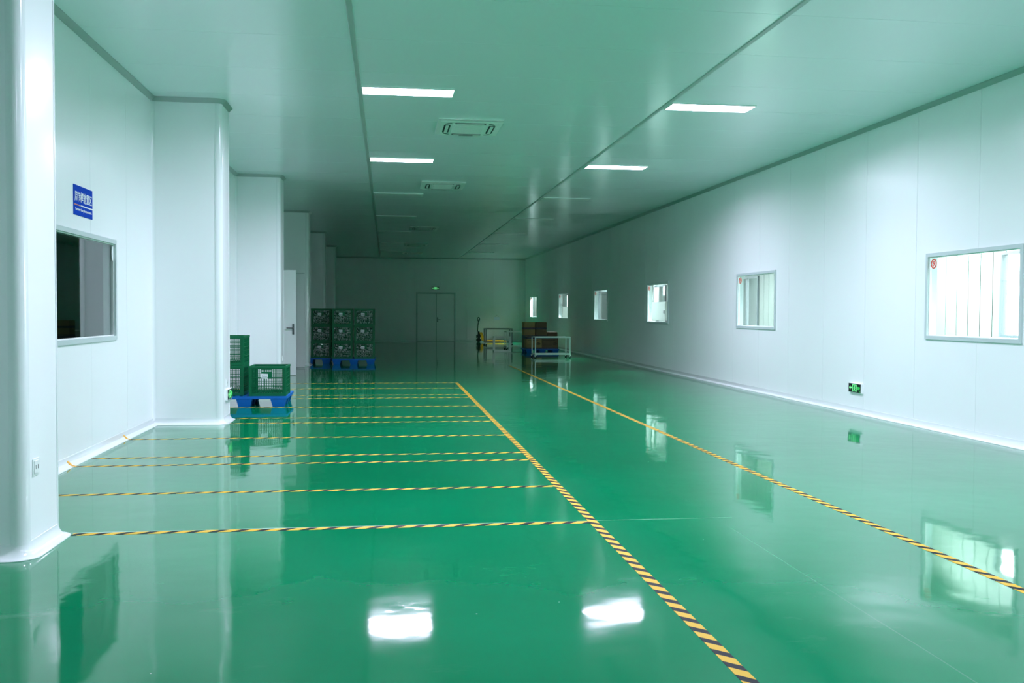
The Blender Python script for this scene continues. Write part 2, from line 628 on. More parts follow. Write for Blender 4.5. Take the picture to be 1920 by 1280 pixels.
# ------------------------------------------------------------------ coved skirting and cornice swept along the walls
def sweep(path, profile, runs, material, namer):
    """path with the room to its right; profile (offset, z); runs: (name, first point, last point, label)"""
    n = len(path)
    rows = []
    for i, p in enumerate(path):
        p = Vector(p)
        ns = []
        for a, b in ((i - 1, i), (i, i + 1)):
            if 0 <= a and b < n:
                d = (Vector(path[b]) - Vector(path[a])).normalized()
                ns.append(Vector((d.y, -d.x)))
        mm = ns[0] if len(ns) == 1 else (ns[0] + ns[1]) / (1 + ns[0].dot(ns[1]))
        rows.append([(p.x + mm.x * o, p.y + mm.y * o, z) for o, z in profile])
    k = len(profile)
    for name, a, b, label in runs:
        mb = MB()
        for r in rows[a:b + 1]:
            mb.v += r
        for i in range(b - a):
            for j in range(k):
                j2 = (j + 1) % k
                mb.f.append((i * k + j, i * k + j2, (i + 1) * k + j2, (i + 1) * k + j))
        mb.f.append(tuple(range(k)))
        mb.f.append(tuple((b - a) * k + j for j in range(k))[::-1])
        structure(mb.build(name, material, smooth=50), label)


path, runs_l = [(XL, Y0)], []
for k, y in enumerate(COLS):
    i0 = len(path) - 1
    path.append((XL, y))
    runs_l.append((i0, len(path) - 1, 'bay', k))
    i1 = len(path) - 1
    path += [(px, py + y) for px, py in body[1:-1]]
    path.append((XL, y + D))
    runs_l.append((i1, len(path) - 1, 'col', k))
    if k == 2:   # doorway gap in the bay after the third column
        i2 = len(path) - 1
        path.append((XL, DOOR_L[0]))
        runs_l.append((i2, len(path) - 1, 'bay', 10))
        path.append((XL, DOOR_L[1]))
i0 = len(path) - 1
path.append((XL, YE))
runs_l.append((i0, len(path) - 1, 'bay', 6))
iE = len(path) - 1
path += [(DX0, YE), (DX1, YE), (XR, YE)]
path.append((XR, Y0))
cove = [(0.0, 0.082), (0.004, 0.082)] + [(0.07 - 0.066 * math.cos(math.radians(t)), 0.074 - 0.07 * math.sin(math.radians(t))) for t in (0, 15, 30, 45, 60, 75, 90)] + [(0.07, 0.0), (0.0, 0.0)]
runs = [('baseboard_left', a, b, 'white coved skirting on the left side') for a, b, t, k in runs_l]
runs += [('baseboard_end', iE, iE + 1, 'coved skirting of the end wall left of the door'), ('baseboard_end', iE + 2, iE + 3, 'coved skirting of the end wall right of the door'),
         ('baseboard_right', iE + 3, iE + 4, 'white coved skirting along the right wall')]
sweep(path, cove, runs, COVE, None)
corn = [(0.0, HC - 0.052), (0.008, HC - 0.052), (0.022, HC - 0.03), (0.044, HC - 0.012), (0.05, HC - 0.004), (0.05, HC + 0.002), (0.0, HC + 0.002)]
runs = [('trim_3', a, b, 'grey cornice trim on the left side') for a, b, t, k in runs_l]
runs += [('trim_4', iE, iE + 3, 'grey cornice trim of the end wall'), ('trim_5', iE + 3, iE + 4, 'grey cornice trim of the right wall')]
# the cornice runs over the doorways without a gap
fixed = []
for nme, a, b, lb in runs:
    if nme == 'trim_3' and path[b] == (XL, DOOR_L[0]):
        b += 1
    fixed.append((nme, a, b, lb))
sweep(path, corn, fixed, STRIP, None)


# ------------------------------------------------------------------ windows
def window(n, label, loc, rz, w, h, depth=0.11, sticker=None):
    """local: x along the wall, y into the wall (0 = wall face), z from the sill"""
    r = thing('window_%d' % n, label, None, loc, rz, kind='structure')
    MB().frame(0, w, 0, h, FR, -0.018, 0.0).frame(0.01, w - 0.01, 0.01, h - 0.01, FR - 0.01, 0.0, depth).build('window_frame', ALU, r)
    MB().frame(FR, w - FR, FR, h - FR, 0.012, 0.004, 0.03).build('glazing_bead', PLASTIC_W, r)
    MB().box(FR + 0.004, w - FR - 0.004, 0.012, 0.018, FR + 0.004, h - FR - 0.004).build('window_pane', GLASS, r)
    if sticker is not None:
        s = thing('sticker', None, None, (FR + 0.09, 0.008, h - FR - 0.085), 0)
        s.parent = r
        MB().tube([(0.052 * math.cos(t * PI / 12), 0, 0.052 * math.sin(t * PI / 12)) for t in range(24)], 0.007, 4, True).build('sticker_ring', RED, s)
        text_mesh('sticker_digit', sticker, 0.085, RED, s, (0, 0.0005, 0), bold=0.002)
    return r


wl = ['nearest window of the right wall, cut by the right edge of the photo', 'second window of the right wall, half dark half white', 'third window of the right wall, cabinet and pipe behind it',
      'fourth window of the right wall, grey view', 'fifth window of the right wall', 'farthest narrow-looking window of the right wall']
for i, w in enumerate(WIN_R):
    window(i + 1, wl[i], (XR, w[1], w[2]), -PI / 2, w[1] - w[0], w[3] - w[2], 0.11, '9')
wl_ = window(7, 'dark window of the left wall beneath the blue sign', (XL, WIN_L[0], WIN_L[2]), PI / 2, WIN_L[1] - WIN_L[0], WIN_L[3] - WIN_L[2], 0.11)
MB().prism([(WIN_L[1] - WIN_L[0] - FR - 0.025 + 0.03 * math.cos(t * PI / 8), WIN_L[3] - WIN_L[2] - FR - 0.10 + 0.075 * math.sin(t * PI / 8)) for t in range(16)], 'y', 0.006, 0.011).build('sticker', SIGN_WHITE, wl_)

# ------------------------------------------------------------------ dim rooms behind the left wall
R = MB()
X1, X2, ya, yb = XL - 0.1, -7.4, 4.0, 30.0
R.box(X2 - 0.1, X2, ya, yb, 0, 3.2).box(X2, X1, ya - 0.1, ya, 0, 3.2).box(X2, X1, yb, yb + 0.1, 0, 3.2).box(X2, X1, ya, yb, 3.2, 3.3).box(X2, X1, ya, yb, -0.1, 0)
structure(R.build('wall_store', DARKROOM), 'shell of the unlit room behind the left window')
structure(MB().prism([(-4.6, 15.0), (-4.5, 14.9), (X1 - 0.001, 14.9 + 3.1), (X1 - 0.001, 18.4), (-4.6, 18.4)], 'z', 0, 3.2).build('wall_partition', DIMWALL), 'grey partition seen through the left window')

# ------------------------------------------------------------------ corridor behind the right wall
CX, CH, CY0, CY1 = 8.72, 3.2, 4.0, 62.0
XI = XR + 0.10
OUT_WIN = [(10.3, 12.5), (21.42, 23.3), (28.9, 30.45), (36.5, 38.4), (38.55, 40.8), (44.5, 45.95), (46.6, 48.4), (52.0, 54.0)]
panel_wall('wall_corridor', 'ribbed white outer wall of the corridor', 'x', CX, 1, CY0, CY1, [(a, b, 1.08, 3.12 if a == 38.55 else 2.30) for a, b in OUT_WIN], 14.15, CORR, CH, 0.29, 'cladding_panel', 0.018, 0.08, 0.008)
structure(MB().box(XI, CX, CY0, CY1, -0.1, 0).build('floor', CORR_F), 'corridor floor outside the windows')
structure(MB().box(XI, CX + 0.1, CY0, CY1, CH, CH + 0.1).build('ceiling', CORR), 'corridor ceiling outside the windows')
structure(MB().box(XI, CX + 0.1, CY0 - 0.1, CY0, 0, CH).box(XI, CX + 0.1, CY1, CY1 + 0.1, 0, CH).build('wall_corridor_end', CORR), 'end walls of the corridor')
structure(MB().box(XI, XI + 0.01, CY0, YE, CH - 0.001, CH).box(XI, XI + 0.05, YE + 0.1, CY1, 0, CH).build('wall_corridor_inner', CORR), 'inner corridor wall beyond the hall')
for i, (a, b) in enumerate(OUT_WIN):
    r = thing('window_%d' % (8 + i), 'outer corridor window seen through a window of the right wall', None, (CX, b, 1.08), -PI / 2, kind='structure')
    w, h = b - a, (2.04 if a == 38.55 else 1.22)  # the tall one is shaped to let sky light reach the end wall
    MB().frame(0, w, 0, h, 0.04, -0.03, 0.06).build('window_frame', CORR_FRAME, r)
    if i == 1:
        MB().box(1.10, 1.14, -0.02, 0.05, 0.04, h - 0.04).build('mullion', CORR_FRAME, r)
    MB().box(0.04, w - 0.04, 0.0, 0.006, 0.04, h - 0.04).build('window_pane', GLASS, r)
structure(MB().box(CX + 0.12, 40, -20, 90, -0.2, -0.1).build('ground', GROUND), 'yard outside the corridor')
structure(MB().box(12.6, 13.2, 28, 64, -0.1, 4.6).build('wall_backdrop', BACKDROP), 'dark mottled backdrop in place of the trees outside the corridor')  # added backdrop that darkens the corridor windows, instead of trees

# ------------------------------------------------------------------ doors
r = thing('door_1', 'grey double door in the far end wall', None, (0, YE, 0), kind='structure')
MB().box(DX0, DX0 + 0.06, -0.02, 0.1, 0, DZ).box(DX1 - 0.06, DX1, -0.02, 0.1, 0, DZ).box(DX0, DX1, -0.02, 0.1, DZ - 0.06, DZ).build('door_frame', ALU, r)
xm = (DX0 + DX1) / 2 + 0.03
MB().box(DX0 + 0.068, xm - 0.012, 0.012, 0.06, 0.012, DZ - 0.068).build('door_leaf', WALL, r)
MB().box(xm + 0.012, DX1 - 0.068, 0.012, 0.06, 0.012, DZ - 0.068).build('door_leaf', WALL, r)
MB().box(xm - 0.012, xm + 0.012, 0.03, 0.05, 0.012, DZ - 0.068).build('meeting_strip', STRIP, r)
MB().box(xm + 0.03, xm + 0.075, 0.0, 0.012, 0.93, 1.16).cyl((xm + 0.05, 0.0, 1.05), (xm + 0.05, -0.05, 1.05), 0.012).cyl((xm + 0.05, -0.05, 1.05), (xm + 0.19, -0.05, 1.05), 0.011).build('door_handle', STEEL_D, r)
MB().box(DX0, DX1, 0.1, 0.2, 0, DZ).build('door_backing', STRIP, r)

r = thing('door_2', 'open double door leaves between the third and fourth columns', None, (0, 0, 0), kind='structure')
MB().box(XL - 0.1, XL + 0.02, DOOR_L[0] - 0.05, DOOR_L[0], 0, DOOR_L[2] + 0.05).box(XL - 0.1, XL + 0.02, DOOR_L[1], DOOR_L[1] + 0.05, 0, DOOR_L[2] + 0.05).box(XL - 0.1, XL + 0.02, DOOR_L[0], DOOR_L[1], DOOR_L[2], DOOR_L[2] + 0.05).build('door_frame', ALU, r)
l1 = MB().box(XL + 0.03, -1.972, 21.03, 21.075, 0.012, 2.305).build('door_leaf', WALL, r)
MB().box(-2.05, -2.012, 21.018, 21.03, 0.90, 1.13).cyl((-2.03, 21.03, 1.04), (-2.03, 20.97, 1.04), 0.012).cyl((-2.03, 20.97, 1.04), (-2.17, 20.97, 1.04), 0.011).build('door_handle', STEEL_D, l1)
l2 = MB().box(XL + 0.03, -2.02, 23.755, 23.80, 0.03, 2.335).build('door_leaf', WALL, r)
MB().box(XL + 0.03, -2.02, 23.745, 23.805, 2.335, 2.355).box(XL + 0.03, -2.02, 23.745, 23.805, 0.012, 0.03).build('edge_strip', STRIP, l2)


# ------------------------------------------------------------------ ceiling lamps
def lamp(name, label, x0, yc, lit, group, z=HC, on=None, w=1.08, d=0.37):
    r = thing(name, label, 'ceiling light', (x0, yc - d / 2, z), 0, group)
    a, t = 0.012, 0.014
    MB().box(0, w, 0, a, -t, 0).box(0, w, d - a, d, -t, 0).box(0, a, a, d - a, -t, 0).box(w - a, w, a, d - a, -t, 0).build('lamp_housing', PLASTIC_W, r)
    b = 0.045
    m_ = MB()
    lo, hi = -t - 0.004, -t + 0.004
    m_.v = [(a, a, hi), (w - a, a, hi), (w - a, d - a, hi), (a, d - a, hi), (b, b, lo), (w - b, b, lo), (w - b, d - b, lo), (b, d - b, lo)]
    m_.f = [(4, 5, 6, 7), (0, 1, 5, 4), (1, 2, 6, 5), (2, 3, 7, 6), (3, 0, 4, 7), (0, 3, 2, 1)]
    m_.build('diffuser', on or (LAMP_ON if lit else LAMP_OFF), r)
    if lit:
        ld = bpy.data.lights.new('panel_light', 'AREA')
        ld.shape, ld.size, ld.size_y = 'RECTANGLE', w - 2 * b, d - 2 * b
        ld.energy, ld.color, ld.spread = (CORRIDOR_WATT, CORRIDOR_COLOUR, math.radians(150)) if on else (LAMP_WATT, LAMP_COLOUR, math.radians(LAMP_SPREAD))
        lo_ = bpy.data.objects.new('panel_light', ld)
        COL.objects.link(lo_)
        lo_.parent = r
        lo_.location = (w / 2, d / 2, lo - 0.001)
    return r


YL = [1.45, 6.35, 11.245, 16.27, 21.02, 25.9, 30.8, 35.76, 40.66]
YR = [1.6, 6.55, 11.53, 16.44, 21.21, 25.94, 30.88, 35.81, 40.7]
ordl = ['', '', 'large lit white ceiling panel light of the left row, nearest in the photo', 'second lit ceiling panel light of the left row, behind the first air conditioner',
        'unlit ceiling panel light of the left row, first behind the two lit ones', 'unlit ceiling panel light of the left row, second behind the lit ones',
        'unlit ceiling panel light of the left row, third behind the lit ones', 'unlit ceiling panel light of the left row, fourth behind the lit ones', 'unlit ceiling panel light of the left row, farthest by the end wall']
for i in range(9):
    for row, ys, x in (('left', YL, SEAM_L + 0.025), ('right', YR, SEAM_R + 0.045)):
        lb = ordl[i].replace('left row', row + ' row')
        if i < 2:
            lb = '%s ceiling panel light of the %s row, above %s the camera' % ('unlit' if i == 0 and row == 'left' else 'lit', row, 'the floor just ahead of' if i else 'and beside')
        if row == 'right':
            lb = lb.replace(', behind the first air conditioner', ', above the third right-hand window')
        lamp('ceiling_light', lb, x, ys[i], i < 4 and not (i == 0 and row == 'left'), 'panel lights on the hall ceiling')
for k, yy in enumerate((7.5, 13.2, 19.0, 24.6, 30.4, 36.4, 42.6, 48.6, 55.0)):
    where = ('short of the nearest window', 'just past the nearest window', 'past the second window', 'past the third window', 'past the fourth window',
             'at the fifth window', 'at the farthest window', 'beyond the end wall', 'at the far end')[k]
    lamp('corridor_light', 'lit panel light on the corridor ceiling outside the right wall, ' + where, 7.15, yy, True, 'lights on the corridor ceiling', CH, CORR_ON)


# ------------------------------------------------------------------ air conditioner cassettes
def rrect(x0, x1, y0, y1, r, n=4):
    p = []
    for cx, cy, a in ((x1 - r, y1 - r, 0), (x0 + r, y1 - r, 90), (x0 + r, y0 + r, 180), (x1 - r, y0 + r, 270)):
        p += arc(cx, cy, r, a, a + 90, n)
    return p


def cassette(label, x, y):
    r = thing('air_conditioner', label, 'air conditioner', (x, y, HC), 0, 'cassette air conditioners in the ceiling')
    w, d = 0.88, 1.02
    m_ = MB()
    m_.box(0, w, 0, d, -0.016, 0)
    m_.v += [(0.0, 0.0, -0.022), (w, 0, -0.022), (w, d, -0.022), (0, d, -0.022), (0.05, 0.05, -0.036), (w - 0.05, 0.05, -0.036), (w - 0.05, d - 0.05, -0.036), (0.05, d - 0.05, -0.036)]
    n = 8
    m_.f += [(n + 4, n + 5, n + 6, n + 7), (n, n + 1, n + 5, n + 4), (n + 1, n + 2, n + 6, n + 5), (n + 2, n + 3, n + 7, n + 6), (n + 3, n, n + 4, n + 7), (n + 3, n + 2, n + 1, n)]
    m_.build('panel', AC_GREY, r)
    MB().prism(rrect(0.21, w - 0.21, 0.2, d - 0.2, 0.03), 'z', -0.043, -0.03).build('intake_grille', AC_GREY, r)
    sl = MB()
    for i in range(9):
        yy = 0.27 + i * (d - 0.54) / 8
        sl.box(0.25, w - 0.25, yy - 0.006, yy + 0.006, -0.045, -0.04)
    sl.build('grille_slats', AC_GREY, r)
    for (x0, x1, y0, y1, dark) in ((0.10, 0.165, 0.24, d - 0.24, 1), (w - 0.165, w - 0.10, 0.24, d - 0.24, 1), (0.24, w - 0.24, 0.09, 0.155, 0), (0.24, w - 0.24, d - 0.155, d - 0.09, 0)):
        o_ = MB().prism(rrect(x0 - 0.012, x1 + 0.012, y0 - 0.012, y1 + 0.012, 0.03), 'z', -0.0385, -0.03).build('air_outlet', BLACK if dark else STEEL_D, r)
        MB().prism(rrect(x0 + 0.012, x1 - 0.012, y0 + 0.02, y1 - 0.02, 0.015), 'z', -0.046, -0.036).build('louvre', AC_GREY, o_)
    for cx, cy, a in ((w - 0.2, d - 0.2, 0), (0.2, d - 0.2, 90), (0.2, 0.2, 180), (w - 0.2, 0.2, 270)):
        oo, ii = arc(cx, cy, 0.10, a + 8, a + 82, 5), arc(cx, cy, 0.065, a + 8, a + 82, 5)
        MB().prism(oo + ii[::-1], 'z', -0.0385, -0.03).build('corner_slot', STEEL_D, r)
    MB().box(w / 2 - 0.1, w / 2 + 0.1, d - 0.075, d - 0.045, -0.044, -0.03).build('receiver', STEEL_D, r)
    return r


cassette('square white ceiling air conditioner, nearest, between the two lit rows', 0.68, 12.74)
cassette('second ceiling air conditioner from the camera, behind the second lit lamp', 0.675, 18.86)
cassette('third ceiling air conditioner, dim, beside the green reflection', 0.67, 28.75)
cassette('fourth ceiling air conditioner, dim, far down the hall', 0.65, 36.05)
cassette('farthest ceiling air conditioner, by the end wall', 0.66, 41.2)


# ------------------------------------------------------------------ signs on the walls
def exit_sign(label, loc, rz, group=None, arrow='left', w=0.36, h=0.135):
    """local x right, -y towards the viewer, centre of the sign at the origin"""
    r = thing('exit_sign', label, 'exit sign', loc, rz, group)
    MB().box(-w / 2, w / 2, -0.03, 0, -h / 2, h / 2).build('sign_housing', STEEL, r)
    MB().box(-w / 2 + 0.008, w / 2 - 0.008, -0.033, -0.03, -h / 2 + 0.007, h / 2 - 0.007).build('sign_face', BLACK, r)
    yf = (-0.035, -0.033)
    if arrow in ('left', 'both'):
        MB().prism([(-0.155, 0.0), (-0.12, -0.030), (-0.12, -0.010), (-0.075, -0.010), (-0.075, 0.010), (-0.12, 0.010), (-0.12, 0.030)], 'y', *yf).build('arrow', EXIT_W, r)
    if arrow == 'both':
        MB().prism([(0.155, 0.0), (0.12, 0.030), (0.12, 0.010), (0.075, 0.010), (0.075, -0.010), (0.12, -0.010), (0.12, -0.030)], 'y', *yf).build('arrow', EXIT_W, r)
    MB().box(-0.062, -0.050, *yf, -0.052, 0.05).box(0.050, 0.062, *yf, -0.052, 0.05).box(-0.062, 0.062, *yf, 0.040, 0.05).build('door_outline', EXIT_W, r)
    mn = MB()
    mn.prism([(0.008 + 0.011 * math.cos(t * PI / 5), 0.026 + 0.011 * math.sin(t * PI / 5)) for t in range(10)], 'y', *yf)
    for p, q, t in (((0.006, 0.012), (-0.004, -0.016), 0.008), ((-0.004, -0.014), (0.016, -0.028), 0.006), ((0.016, -0.028), (0.024, -0.05), 0.005), ((-0.004, -0.014), (-0.016, -0.032), 0.006), ((-0.016, -0.032), (-0.036, -0.036), 0.005),
                    ((0.004, 0.010), (-0.02, 0.006), 0.004), ((-0.02, 0.006), (-0.03, -0.008), 0.004), ((0.004, 0.010), (0.024, -0.002), 0.004), ((0.024, -0.002), (0.038, 0.006), 0.004)):
        dx, dz = q[0] - p[0], q[1] - p[1]
        L_ = math.hypot(dx, dz)
        nx, nz = -dz / L_ * t, dx / L_ * t
        mn.prism([(p[0] - nx, p[1] - nz), (q[0] - nx, q[1] - nz), (q[0] + nx, q[1] + nz), (p[0] + nx, p[1] + nz)], 'y', *yf)
    mn.build('running_figure', EXIT_W, r)
    MB().box(-0.05, 0.05, -0.0335, -0.033, -0.052, 0.04).build('door_glow', EXIT_DIM, r)
    if arrow == 'left':
        text_mesh('lettering', '安全出口', 0.026, EXIT_G, r, (0.115, -0.034, 0.011), width=0.085, bold=0.0006)
        text_mesh('lettering', 'EXIT', 0.026, EXIT_G, r, (0.115, -0.034, -0.013), width=0.07, bold=0.0006)
    MB().cyl((w / 2 - 0.03, -0.033, -h / 2 + 0.022), (w / 2 - 0.03, -0.035, -h / 2 + 0.022), 0.008, 10).build('indicator', EXIT_G, r)
    return r


exit_sign('low green exit sign on the right wall below the nearest window', (XR, 12.64, 0.357), -PI / 2)
exit_sign('low green exit sign on the side of the second column', (XC, 12.39, 0.345), PI / 2, w=0.36)
exit_sign('small green exit sign above the far double door', (2.285, YE, 2.552), 0, arrow='both')

sg = thing('wall_sign', 'blue wall sign with white Chinese and English lettering above the left window', 'sign', (XL, 9.378, 2.417), PI / 2)
SW, SH = 0.55, 0.276
MB().box(-SW / 2, SW / 2, -0.006, 0, -SH / 2, SH / 2).build('sign_board', SIGN_BLUE, sg)
text_mesh('lettering', '周转框放置区', 0.1, SIGN_WHITE, sg, (0, -0.007, 0.035), width=0.50, bold=0.0016)
text_mesh('lettering', 'Turnover box placement area', 0.037, SIGN_WHITE, sg, (0, -0.007, -0.085), width=0.48, bold=0.0006)
MB().box(-SW / 2 + 0.01, -0.12, -0.008, -0.006, -0.048, -0.038).build('orange_rule', SIGN_ORANGE, sg)
MB().box(-0.07, SW / 2, -0.008, -0.006, -0.048, -0.037).build('white_rule', SIGN_WHITE, sg)
MB().box(-0.118, -0.085, -0.008, -0.006, -0.047, -0.039).build('grey_rule', ALU, sg)


def outlet(label, loc, rz, w, h):
    r = thing('wall_socket', label, 'socket', loc, rz, 'white socket plates on the columns')
    m_ = MB().box(-w / 2, w / 2, -0.006, 0, -h / 2, h / 2)
    m_.build('socket_plate', PLASTIC_W, r)
    MB().box(-w / 2 + 0.012, w / 2 - 0.012, -0.010, -0.006, -h / 2 + 0.012, h / 2 - 0.012).build('socket_insert', PLASTIC_W, r)
    for x in (-0.016, 0.016):
        MB().box(x - 0.004, x + 0.004, -0.0105, -0.0099, -0.012, 0.012).build('socket_slot', SIGN_GREY, r)


for k, nm in enumerate(('nearest', 'second', 'third', 'fourth')):
    outlet('white socket plate low on the side of the %s column' % nm, (XC, COLS[k] + (0.17 if k == 0 else 0.30), 0.495), PI / 2, 0.1, 0.095)

nt_ = thing('paper_notice', 'white paper notice hung on the end wall right of the double door', 'notice', (5.24, YE, 1.112))
MB().box(-0.137, 0.137, -0.006, -0.003, -0.075, 0.075).build('paper', PAPER, nt_)
MB().tube([(-0.09, -0.005, 0.075), (0, -0.005, 0.16), (0.09, -0.005, 0.075)], 0.003, 5).cyl((0, 0, 0.16), (0, -0.012, 0.16), 0.008, 8).build('hanging_string', SIGN_GREY, nt_)


# ------------------------------------------------------------------ hazard tapes on the floor
def tape(label, x0, y0, length, along, group, t=0.0012, w=0.063, name='hazard_tape'):
    """along 0: runs in +X, along 1: runs in +Y"""
    r = MB()
    r.box(0, length, -w / 2, w / 2, 0.0001, t)
    o = r.build(name, TAPE)
    o.location = (x0, y0, 0)
    o.rotation_euler = (0, 0, PI / 2 if along else 0)
    return tag(o, label, 'floor tape', group)


tape('long yellow and black floor tape running down the middle of the hall', 1.372, Y0 + 0.3, 18.80 - Y0 - 0.3, 1, 'hazard tapes on the floor')
tape('long yellow and black floor tape on the right, beside the window reflections', 3.212, Y0 + 0.3, 24.7 - Y0 - 0.3, 1, 'hazard tapes on the floor')
TY = [6.165, 7.49, 8.865, 9.33, 10.68, 12.075, 12.65, 14.05, 15.47, 16.03, 17.40, 18.73]
ORD = ['first', 'second', 'third', 'fourth', 'fifth', 'sixth', 'seventh', 'eighth', 'ninth', 'tenth', 'eleventh', 'twelfth']
for i, y in enumerate(TY):
    xs = XL + 0.075
    for c in COLS:
        if c - 0.11 < y < c + D + 0.11:
            xs = XC + 0.075
    if i == 0:
        xs = XC + 0.07
    lb = 'cross tape on the floor left of the middle line, %s counted from the camera' % ORD[i]
    if i == 11:
        lb = 'farthest cross tape on the floor, at the end of the middle line'
    o = tape(lb, xs, y, 1.372 - xs - 0.02, 0, 'hazard tapes on the floor', 0.0009)
    if i in (2, 4):    # the loose end sticks up onto the cove
        MB().prism([(-0.085, 0.06), (-0.07, 0.055), (-0.03, 0.012), (0.005, 0.0012), (0.005, 0.0001), (-0.036, 0.010), (-0.075, 0.050), (-0.087, 0.055)], 'y', -0.02, 0.02).build('loose_end', YELLOW, o)


# ------------------------------------------------------------------ pallets
def make_pallet(label, loc, w, d, h=0.15):
    r = thing('plastic_pallet', label, 'pallet', loc, 0, 'blue plastic pallets')
    m_ = MB()
    z0, z1 = h - 0.035, h
    e = 0.06
    m_.box(-w / 2, w / 2, 0, e, z0, z1).box(-w / 2, w / 2, d - e, d, z0, z1).box(-w / 2, -w / 2 + e, e, d - e, z0, z1).box(w / 2 - e, w / 2, e, d - e, z0, z1)
    m_.box(-w / 2 + e, w / 2 - e, e, d - e, z0, z1 - 0.012)
    nx = 9
    for i in range(nx):
        x = -w / 2 + e + (i + 1) * (w - 2 * e) / (nx + 1)
        m_.box(x - 0.03, x + 0.03, e, d - e, z1 - 0.012, z1)
    for j in range(4):
        y = e + (j + 1) * (d - 2 * e) / 5
        m_.box(-w / 2 + e, w / 2 - e, y - 0.02, y + 0.02, z1 - 0.012, z1 - 0.0005)
    m_.box(-w / 2 + 0.006, w / 2 - 0.006, 0.006, d - 0.006, z0 - 0.006, z0)
    m_.build('deck', BLUE_P, r)
    for x in (-w / 2 + 0.13, 0, w / 2 - 0.13):
        for y in (0.09, d / 2, d - 0.09):
            MB().frustum(x, y, 0, z0 - 0.004, 0.085, 0.065, 0.115, 0.085).build('leg', BLUE_P, r)
    return r


make_pallet('blue plastic pallet beside the second column with three empty crates', (-2.08, 14.2, 0), 1.24, 0.95)
make_pallet('blue plastic pallet under the two right-hand stacks of filled crates', (-0.885, 25.46, 0), 1.15, 1.0)
make_pallet('blue plastic pallet half hidden by the fourth column, under filled crates', (-2.085, 25.86, 0), 1.17, 1.0)

# ------------------------------------------------------------------ crates
CW, CD, CHH = 0.545, 0.60, 0.443


def side_grid(w, label_gap):
    """a slotted crate side in the local x-z plane, y 0..0.008"""
    m_ = MB()
    z0, z1 = 0.012, CHH - 0.03
    x0, x1 = -w / 2 + 0.058, w / 2 - 0.058
    t = 0.006
    m_.box(-w / 2 + 0.012, x0, 0, t, z0, z1).box(x1, w / 2 - 0.012, 0, t, z0, z1)
    m_.box(x0, x1, 0, t, z0, 0.045).box(x0, x1, 0, t, CHH - 0.046, z1)
    zs, ze = 0.045, CHH - 0.046
    n = 17
    pitch = (x1 - x0) / n
    for i in range(n + 1):
        x = x0 + i * pitch
        m_.box(x - 0.0036, x + 0.0036, 0, t, zs, ze)
    for j in range(1, 6):
        z = zs + j * (ze - zs) / 6
        m_.box(x0, x1, 0, t, z - 0.003, z + 0.003)
    if label_gap:
        a, b = x0 + 5 * pitch, x0 + 11 * pitch
        m_.box(a, b, -0.003, t + 0.001, zs + 0.6 * (ze - zs), ze - 0.035)
        m_.box(a - 0.006, b + 0.006, -0.004, t + 0.001, ze - 0.012, ze)
    for i in range(n):      # slanting lattice across the lowest row of slots
        x = x0 + (i + 0.5) * pitch
        m_.prism([(x - 0.012, zs), (x - 0.006, zs), (x + 0.012, zs + 0.05), (x + 0.006, zs + 0.05)], 'y', 0.001, 0.005)
    return m_


def place(mb, rz, dx, dy):
    c, s = math.cos(rz), math.sin(rz)
    mb.v = [(c * x - s * y + dx, s * x + c * y + dy, z) for x, y, z in mb.v]
    return mb


def make_crate(label, loc, rz=0.0):
    """origin: middle of the bottom edge of the front side"""
    r = thing('plastic_crate', label, 'crate', loc, rz, 'green plastic crates')
    b = 0.012
    MB().box(-CW / 2 + b, CW / 2 - b, b, CD - b, 0.0, 0.012).build('crate_bottom', GREEN_P, r)
    place(side_grid(CW, True), 0, 0, b).build('side_wall', GREEN_P, r)
    place(side_grid(CW, False), PI, 0, CD - b).build('side_wall', GREEN_P, r)
    place(side_grid(CD, False), PI / 2, CW / 2 - b, CD / 2).build('side_wall', GREEN_P, r)
    place(side_grid(CD, False), -PI / 2, -CW / 2 + b, CD / 2).build('side_wall', GREEN_P, r)
    rim = MB()
    for z0, z1, o in ((CHH - 0.032, CHH - 0.001, 0.0),):
        rim.box(-CW / 2, CW / 2, 0, 0.022, z0, z1).box(-CW / 2, CW / 2, CD - 0.022, CD, z0, z1).box(-CW / 2, -CW / 2 + 0.022, 0.022, CD - 0.022, z0, z1).box(CW / 2 - 0.022, CW / 2, 0.022, CD - 0.022, z0, z1)
    rim.build('rim', GREEN_P, r)
    for z in (0.14, 0.27):
        rb = MB()
        rb.box(-CW / 2 + 0.004, CW / 2 - 0.004, 0.004, 0.0125, z, z + 0.008).box(-CW / 2 + 0.004, CW / 2 - 0.004, CD - 0.0125, CD - 0.004, z, z + 0.008)
        rb.box(-CW / 2 + 0.004, -CW / 2 + 0.0125, 0.004, CD - 0.004, z, z + 0.008).box(CW / 2 - 0.0125, CW / 2 - 0.004, 0.004, CD - 0.004, z, z + 0.008)
        rb.build('rib', GREEN_P, r)
    for sx in (-1, 1):
        for yy in (0.004, CD - 0.03):
            MB().box(min(sx * (CW / 2 - 0.004), sx * (CW / 2 - 0.03)), max(sx * (CW / 2 - 0.004), sx * (CW / 2 - 0.03)), yy, yy + 0.026, 0.0, CHH - 0.03).build('corner_post', GREEN_P, r)
    cd = thing('label_card', None, None, (-0.045, 0.004, 0.295), 0)
    cd.parent = r
    cd.rotation_euler = (0.0, 0.06, 0)
    MB().box(-0.048, 0.048, 0, 0.002, -0.036, 0.036).build('card', SIGN_WHITE, cd)
    bars = MB()
    for i in range(7):
        x = -0.034 + i * 0.0105
        bars.box(x, x + 0.007, -0.001, 0.0005, -0.008 + 0.002 * (i % 2), 0.008 - 0.003 * (i % 3))
    bars.build('card_print', SIGN_GREY, cd)
    return r


